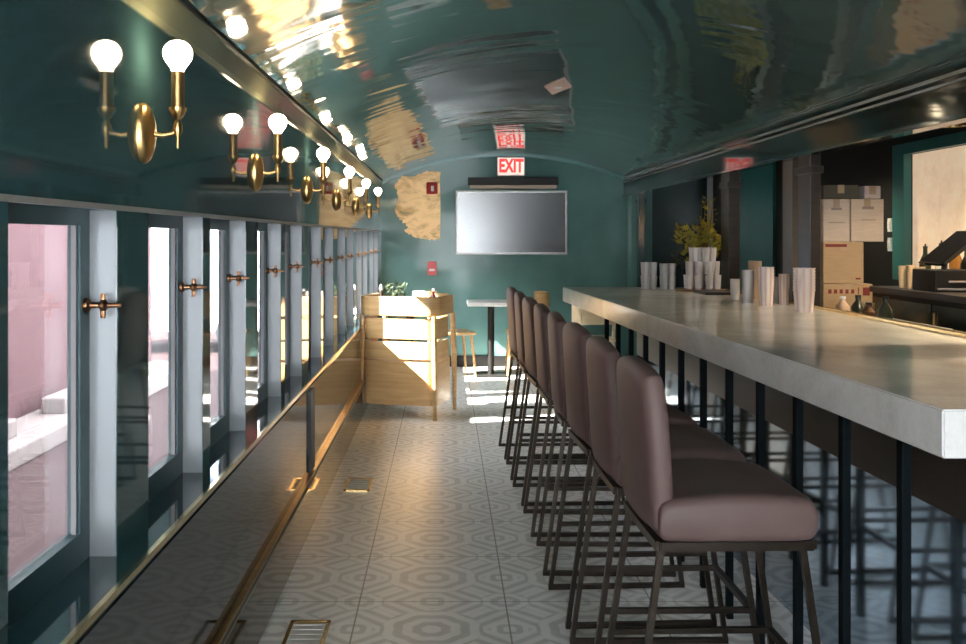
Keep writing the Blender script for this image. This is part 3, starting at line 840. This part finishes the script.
# ------------------------------------------------------------------ things on the bar
def tumbler(loc, h, r, label, group, m='tumbler'):
    bm = bm_new(); lathe(bm, [(0, 0), (r * .8, 0), (r, h), (r * .93, h), (r * .74, 0.012), (0, 0.012)], (0, 0, 0), 16)
    o = obj('tumbler', bm, M[m], None, 40); o.location = loc; return tag(o, label, 'glass', group)
tb = None
G = 'upturned tumblers at the far end of the bar'
for a, (cx, cy, nx, ny, nz, where) in enumerate([(1.47, 7.32, 2, 2, 2, 'clear tumbler in the block at the far left end of the bar'),
                                     (1.60, 7.28, 2, 2, 2, 'clear tumbler in the block between the leftmost tumblers and the plant')]):
    for k in range(nz):
        for i in range(nx):
            for j in range(ny):
                p = (cx + i * 0.056, cy + j * 0.058, BT + k * (0.098 if a == 0 else 0.09))
                if tb is None: tb = tumbler(p, 0.096, 0.027, where, G + ' (left block)'); 
                else:
                    c = tb.copy(); COL.objects.link(c); c.location = p; c['label'] = where; c['group'] = G + (' (left block)' if a == 0 else ' (middle block)')
# round pyramid of tumblers beside the plant
for k, (rad, cnt) in enumerate(((0.105, 9), (0.095, 8), (0.07, 6))):
    for i in range(cnt):
        a = 2 * PI * i / cnt + k * .3
        c = tb.copy(); COL.objects.link(c); c.location = (1.815 + rad * math.cos(a), 7.05 + rad * math.sin(a), BT + 0.017 + k * 0.096)
        c['label'] = 'clear tumbler in the round pile on the wooden tray in front of the plant'; c['group'] = 'round pile of tumblers by the plant'
bm = bm_new(); lathe(bm, [(0, 0), (0.17, 0), (0.185, 0.016), (0.175, 0.016), (0.165, 0.008), (0, 0.008)], (0, 0, 0), 28)
o = obj('serving_tray', bm, wood('tray_wood', (0.25, 0.14, 0.06), (0.36, 0.22, 0.1)), None, 40); o.location = (1.80, 7.05, BT); tag(o, 'round wooden serving tray under the round pile of tumblers', 'tray')
bm = bm_new()
slab(bm, [(-0.10, -0.16), (0.10, -0.16), (0.10, 0.16), (-0.10, 0.16)], 0, 0.018, 0.004)
o = obj('cutting_board', bm, M['dark_wood']); o.location = (1.80, 6.70, BT); tag(o, 'dark wooden board lying on the bar in front of the tray', 'board')

# plant behind the tumblers
t = thing('potted_plant', 'yellow green leafy plant in a dark pot behind the tumblers on the bar', 'plant', (1.88, 7.36, BT))
bm = bm_new(); lathe(bm, [(0, 0), (0.07, 0), (0.085, 0.14), (0.075, 0.14), (0.07, 0.12), (0, 0.12)], (0, 0, 0), 20); obj('pot', bm, M['terracotta'], t, 40)
bm = bm_new()
rnd = random.Random(3); tips = []
for i in range(16):
    a = rnd.uniform(0, 2 * PI); r = rnd.uniform(0.04, 0.17); h = rnd.uniform(0.28, 0.50)
    tip = Vector((r * math.cos(a), r * math.sin(a) * 0.7, h)); tips.append(tip)
    tube(bm, [(0, 0, 0.1), tuple(Vector((tip.x * .4, tip.y * .4, h * .6))), tuple(tip)], [0.005, 0.004, 0.002], 6)
for i in range(4):
    tip = Vector((0.01 + 0.028 * i, 0.0, 0.62 + 0.04 * (i % 2))); tips.append(tip); tube(bm, [(0, 0, 0.1), (0.02 * i, 0, 0.35), tuple(tip)], [0.005, 0.004, 0.002], 6)
obj('stem', bm, M['stem'], t, 60)
bm = bm_new()
for tip in tips[:16]: leafy(bm, tip - Vector((0, 0, 0.06)), 22, 0.055, -0.03, 0.06, 0.042)
for tip in tips[16:]: leafy(bm, tip, 9, 0.025, -0.18, 0.02, 0.026)
obj('foliage', bm, M['leaf_y'], t)
bm = bm_new(); leafy(bm, (-0.10, 0, 0), 70, 0.13, 0.16, 0.28, 0.034); obj('lower_foliage', bm, M['leaf_g'], t)['label'] = 'dark green lower leaves'

# nested cup stacks
def cup(r, h, m):
    bm = bm_new(); lathe(bm, [(0, 0), (r * .82, 0), (r * .985, h * .95), (r * 1.05, h * .955), (r * 1.05, h), (r * .975, h), (r * .805, 0.002), (0, 0.002)], (0, 0, 0), 20)
    return obj('paper_cup', bm, m, None, 40)
STACK = [ # px, base y, width px, top y, material, label
    (748, 303, 13, 270, 'plastic_cup', 'clear cup in the stack at the left end of the cup row'),
    (755, 299, 14, 261, 'cup_tan', 'tan paper cup in the tallest stack at the back of the cup row'),
    (766, 306, 16, 267, 'cup', 'pink striped cup in the stack right of the tallest tan stack'),
    (776, 303, 10, 277, 'plastic_cup', 'clear cup in the thin short stack in the middle of the cup row'),
    (784, 305, 11, 274, 'cup', 'pink striped cup in the short stack left of the widest stack'),
    (804, 312, 22, 268, 'cup', 'pink striped cup in the widest stack beside the dark column'),
    (735, 300, 10, 279, 'plastic_cup', 'clear cup in the small separate stack by the dark board'),
]
for k, (px, by, w, ty, m, lab) in enumerate(STACK):
    Y = 1000 * (H - BT) / (by - PY); X = (px - PX) * Y / 1000; r = w * Y / 2000 / 1.05; Ht = (by - ty) * Y / 1000
    h = min(0.115, Ht * 0.62); n = max(3, int(round((Ht - h) / 0.016)) + 1); step = (Ht - h) / (n - 1)
    src = cup(r, h, M[m])
    for i in range(n):
        c = src if i == 0 else src.copy()
        if i: COL.objects.link(c)
        c.location = (X, Y, BT + i * step); tag(c, lab, 'cup', 'cups of stack: ' + lab.split(' in the ')[1])

# ------------------------------------------------------------------ behind the bar
def counter(name, label, x0, x1, y0, y1, z):
    t = thing(name, label, 'counter', ((x0 + x1) / 2, (y0 + y1) / 2, 0)); wx, wy = (x1 - x0) / 2, (y1 - y0) / 2
    bm = bm_new(); bx(bm, -wx + 0.02, wx, -wy + 0.01, wy - 0.01, 0, z - 0.035); obj('cabinet', bm, M['black'], t)
    bm = bm_new(); bx(bm, -wx, wx, -wy, wy, z - 0.035, z, 0.004); obj('worktop', bm, M['dark_wood'], t)
    n = max(1, int((y1 - y0) / 0.6))
    for i in range(n):
        a = -wy + 0.02 + (2 * wy - 0.04) * i / n; b = -wy + 0.02 + (2 * wy - 0.04) * (i + 1) / n
        bm = bm_new(); bx(bm, -wx + 0.005, -wx + 0.02, a + 0.01, b - 0.01, 0.1, z - 0.06, 0.002); dr = obj('door', bm, M['teal_dark'], t)
        bm = bm_new(); bx(bm, -wx - 0.008, -wx + 0.004, b - 0.05, b - 0.035, z - 0.25, z - 0.10, 0.002); obj('handle', bm, M['brass'], dr)
counter('back_counter', 'low dark back counter under the stacked cardboard boxes', 2.22, 2.96, 5.98, 9.0, 0.96)
counter('back_counter', 'taller dark back counter under the cream blind window', 2.52, 2.96, 3.0, 5.94, 1.16)

def carton(px0, px1, y0, y1, z0, z1, label, m, marks=None, dx=0.0):
    Y = y0
    X0 = (px0 - PX) * Y / 1000; X1 = (px1 - PX) * Y / 1000
    t = thing('cardboard_box', label, 'box', ((X0 + X1) / 2, (y0 + y1) / 2, z0)); wx = (X1 - X0) / 2 - 0.0015; wy = (y1 - y0) / 2; h = z1 - z0
    bm = bm_new(); bx(bm, -wx, wx, -wy, wy, 0, h, 0.004); obj('carton', bm, m, t)
    bm = bm_new(); bx(bm, -wx * 0.98, wx * 0.98, -0.025, 0.025, h - 0.002, h + 0.0012); bx(bm, -0.02, 0.02, -wy - 0.0012, -wy + 0.002, h - 0.05, h + 0.0012); obj('tape', bm, M['tape'], t)
    if marks: 
        for (a, b, c, d) in marks:
            bm = bm_new(); bx(bm, -wx + 2 * wx * a, -wx + 2 * wx * b, -wy - 0.0015, -wy + 0.003, h * c, h * d)
            obj('printed_lettering', bm, M['ink_red'] if m is M['card'] else M['ink_grey'], t)
def zz(y, Y): return H - (y - PY) * Y / 1000
B0 = 0.96
row = [(0.10 + k * 0.115, 0.165 + k * 0.115, 0.72, 0.84) for k in range(5)] + [(0.70, 0.72, 0.62, 0.9), (0.80, 0.94, 0.66, 0.90), (0.62, 0.75, 0.08, 0.2)]
carton(823, 873, 6.05, 6.45, B0, zz(284, 6.05), 'brown cardboard box with red printing at the bottom of the stack', M['card'], row)
carton(823, 864, 6.05, 6.40, zz(284, 6.05) + 0.002, zz(242, 6.05), 'brown cardboard box second from the bottom, red strip near its top', M['card'], [(0.05, 0.58, 0.88, 0.95), (0.8, 0.92, 0.1, 0.14)])
za = zz(242, 6.05) + 0.002
carton(823, 850, 6.05, 6.35, za, zz(199, 6.05), 'pale cardboard box at upper left of the stack', M['card_pale'], [(0.3, 0.7, 0.74, 0.80), (0.2, 0.8, 0.44, 0.46)])
carton(850.5, 884, 6.05, 6.35, za, zz(199, 6.05), 'pale cardboard box at upper right of the stack, overhanging', M['card_pale'], [(0.35, 0.7, 0.76, 0.82), (0.3, 0.75, 0.5, 0.52)])
zb = zz(199, 6.05) + 0.002
carton(823, 859, 6.06, 6.34, zb, zz(185, 6.06), 'dark green flat box lying on top of the pale boxes', M['card_dark'])
carton(864, 881, 6.06, 6.25, zb, zz(186, 6.06), 'small pink white box on top of the right pale box', card('pinkish_card', (0.5, 0.42, 0.40)))

def on_high(px, Y): return ((px - PX) * Y / 1000, Y, 1.16)
for k, (px, Y, w, h, m, lab) in enumerate([(903, 5.72, 0.05, 0.125, 'cup_plain', 'cream stack farthest from the till'),
                                           (911, 5.66, 0.05, 0.130, 'cup_plain', 'cream stack second of three by the till'),
                                           (920, 5.60, 0.055, 0.122, 'cup_plain', 'cream stack right beside the till')]):
    src = None
    for i in range(5):
        if src is None: src = cup(w / 2, 0.08, M[m]); c = src
        else: c = src.copy(); COL.objects.link(c)
        p = on_high(px, Y); c.location = (p[0], p[1], p[2] + i * (h - 0.08) / 4); tag(c, 'paper cup in the ' + lab, 'cup', lab)
t = thing('cash_till', 'dark till with a tilted black screen on the taller back counter', 'till', on_high(942, 5.38))
bm = bm_new(); bx(bm, -0.10, 0.13, -0.13, 0.13, 0, 0.115, 0.006); obj('cash_drawer', bm, M['black'], t)
bm = bm_new(); bx(bm, -0.09, 0.12, -0.14, -0.128, 0.01, 0.02, 0.002); bx(bm, -0.03, 0.06, -0.14, -0.128, 0.05, 0.06, 0.002); obj('drawer_handle', bm, M['silver'], t)
bm = bm_new(); tube(bm, [(0.02, 0.02, 0.11), (0.03, 0.02, 0.20)], 0.015, 10); obj('stand', bm, M['black'], t, 40)
bm = bm_new(); prism(bm, [(-0.07, 0.15), (-0.05, 0.135), (0.16, 0.30), (0.145, 0.325)], -0.13, 0.13); obj('screen', bm, M['black_gloss'], t, None, 0.004)
def bottle(loc, h, r, label, m):
    t = thing('bottle', label, 'bottle', loc, 0, 'bottles under the cream blind window')
    bm = bm_new(); lathe(bm, [(0, 0), (r, 0), (r, h * .58), (r * .4, h * .76), (r * .36, h * .9), (0, h * .9)], (0, 0, 0), 16); obj('body', bm, m, t, 40)
    bm = bm_new(); lathe(bm, [(0, h * .9), (r * .42, h * .9), (r * .42, h * .94), (r * .16, h * .95), (r * .12, h), (0, h)], (0, 0, 0), 10); obj('pourer', bm, M['black'], t, 40)
gl_dark = mat('dark_bottle_glass', (0.03, 0.035, 0.02), 0.08); gl_clear = M['tumbler']
bottle((2.80, 5.83, 1.16), 0.25, 0.032, 'dark bottle leftmost under the cream blind window', gl_dark)
bottle((2.86, 5.76, 1.16), 0.27, 0.035, 'clear bottle second from the left under the cream blind window', gl_clear)
bottle((2.90, 5.68, 1.16), 0.28, 0.034, 'amber bottle third from the left under the cream blind window', mat('amber_bottle_glass', (0.20, 0.09, 0.02), 0.08))
bottle((2.90, 5.56, 1.16), 0.24, 0.032, 'short dark bottle next to the tilted till screen', gl_dark)
# small items just behind the bar rail
def on_low(px, Y, z): return ((px - PX) * Y / 1000, Y, z)
cn = thing('speed_rail', 'black bottle rail hung behind the bar beside the boxes', 'rail', (2.14, 5.0, 0.0))
bm = bm_new(); bx(bm, -0.12, 0.12, -0.55, 0.55, 0.0, 1.0); obj('cabinet', bm, M['black'], cn)
bm = bm_new()
for s in (-0.12, 0.11): bx(bm, s, s + 0.01, -0.55, 0.55, 1.0, 1.04)
obj('lip', bm, M['silver'], cn)
for k, (y, h, lab, m) in enumerate([(5.38, 0.13, 'white capped short bottle nearest the boxes in the bottle rail', M['cup_tan']), (5.18, 0.15, 'black bottle next to the white capped one in the rail', gl_dark),
                                    (5.05, 0.12, 'squat brown bottle in the middle of the bottle rail', mat('brown_glass', (0.12, 0.06, 0.03), 0.15)), (4.86, 0.16, 'tall black bottle toward the camera end of the rail', gl_dark)]):
    t = thing('bottle', lab, 'bottle', (2.14, y, 1.0), 0, 'bottles in the rail behind the bar')
    bm = bm_new(); lathe(bm, [(0, 0), (0.035, 0), (0.035, h * .6), (0.014, h * .8), (0.014, h * .9), (0, h * .9)], (0, 0, 0), 14); obj('body', bm, m, t, 40)
    bm = bm_new(); lathe(bm, [(0, h * .9), (0.016, h * .9), (0.016, h), (0, h)], (0, 0, 0), 10); obj('cap', bm, M['white'] if k == 0 else M['black'], t, 40)
for i, (z, lab) in enumerate(((1.53, 'upper white switch plate beside the cream blind window'), (1.40, 'lower white switch plate beside the cream blind window'))):
    t = thing('switch_plate', lab, 'switch', (XB, 6.69, z), 0, 'switch plates by the blind window')
    bm = bm_new(); bx(bm, -0.03, 0.0, -0.025, 0.025, -0.045, 0.045, 0.003); obj('plate', bm, M['white'], t)
    bm = bm_new(); bx(bm, -0.036, -0.028, -0.015, 0.015, -0.025, 0.025, 0.002); obj('toggle', bm, M['white'], t)

# ------------------------------------------------------------------ lamps over the bar
def bar_lamp(loc, label, power):
    t = thing('bar_downlight', label, 'lamp', loc, 0, 'brass downlights behind the bar header')
    bm = bm_new(); lathe(bm, [(0, 0), (0.05, 0), (0.05, -0.012), (0.012, -0.012), (0.012, -0.06), (0, -0.06)], (0, 0, 0), 18); obj('mount', bm, M['brass'], t, 40)
    bm = bm_new(); lathe(bm, [(0.02, -0.05), (0.035, -0.06), (0.06, -0.14), (0.055, -0.14), (0.03, -0.065), (0.02, -0.055)], (0, 0, 0), 20); obj('lamp_shade', bm, M['brass_bright'], t, 40)
    bm = bm_new(); lathe(bm, [(0, -0.085), (0.02, -0.09), (0.026, -0.11), (0.018, -0.128), (0, -0.135)], (0, 0, 0), 14); obj('bulb', bm, M['lamp_glow'], t, 50)
    ld = bpy.data.lights.new('bar_downlight_light', 'SPOT'); ld.energy = power; ld.color = (1, 0.78, 0.52); ld.spot_size = math.radians(150); ld.spot_blend = 0.8; ld.shadow_soft_size = 0.05
    lo_ = bpy.data.objects.new('bar_downlight_light', ld); COL.objects.link(lo_); lo_.parent = t; lo_.location = (0, 0, -0.145)
bar_lamp((2.62, 5.15, 2.16), 'brass downlight above the taller back counter', 24)
bar_lamp((2.45, 3.6, 2.16), 'brass downlight nearest the camera behind the bar', 24)
bar_lamp((2.55, 7.0, 2.16), 'brass downlight past the stacked boxes', 14)

# ------------------------------------------------------------------ daylight
w = bpy.data.worlds.new('sky'); scene.world = w; w.use_nodes = True
bg = w.node_tree.nodes['Background']; bg.inputs[0].default_value = (0.90, 0.95, 1.0, 1); bg.inputs[1].default_value = 10.0
sd = bpy.data.lights.new('sun', 'SUN'); sd.energy = 30; sd.angle = math.radians(0.6); sd.color = (1, 0.93, 0.82)
so = bpy.data.objects.new('sun', sd); COL.objects.link(so); so.location = (-6, 0, 8)
so.rotation_euler = Vector((1.0, 0.30, -0.86)).to_track_quat('-Z', 'Y').to_euler()

cy = scene.cycles
cy.max_bounces = 10; cy.diffuse_bounces = 5; cy.glossy_bounces = 6; cy.transparent_max_bounces = 24; cy.transmission_bounces = 6
cy.sample_clamp_indirect = 8; cy.use_denoising = True
cy.caustics_reflective = False; cy.caustics_refractive = False
vs = scene.view_settings
vs.view_transform = 'Standard'; vs.look = 'None'; vs.gamma = 1; vs.use_curve_mapping = False; vs.exposure = 1.95
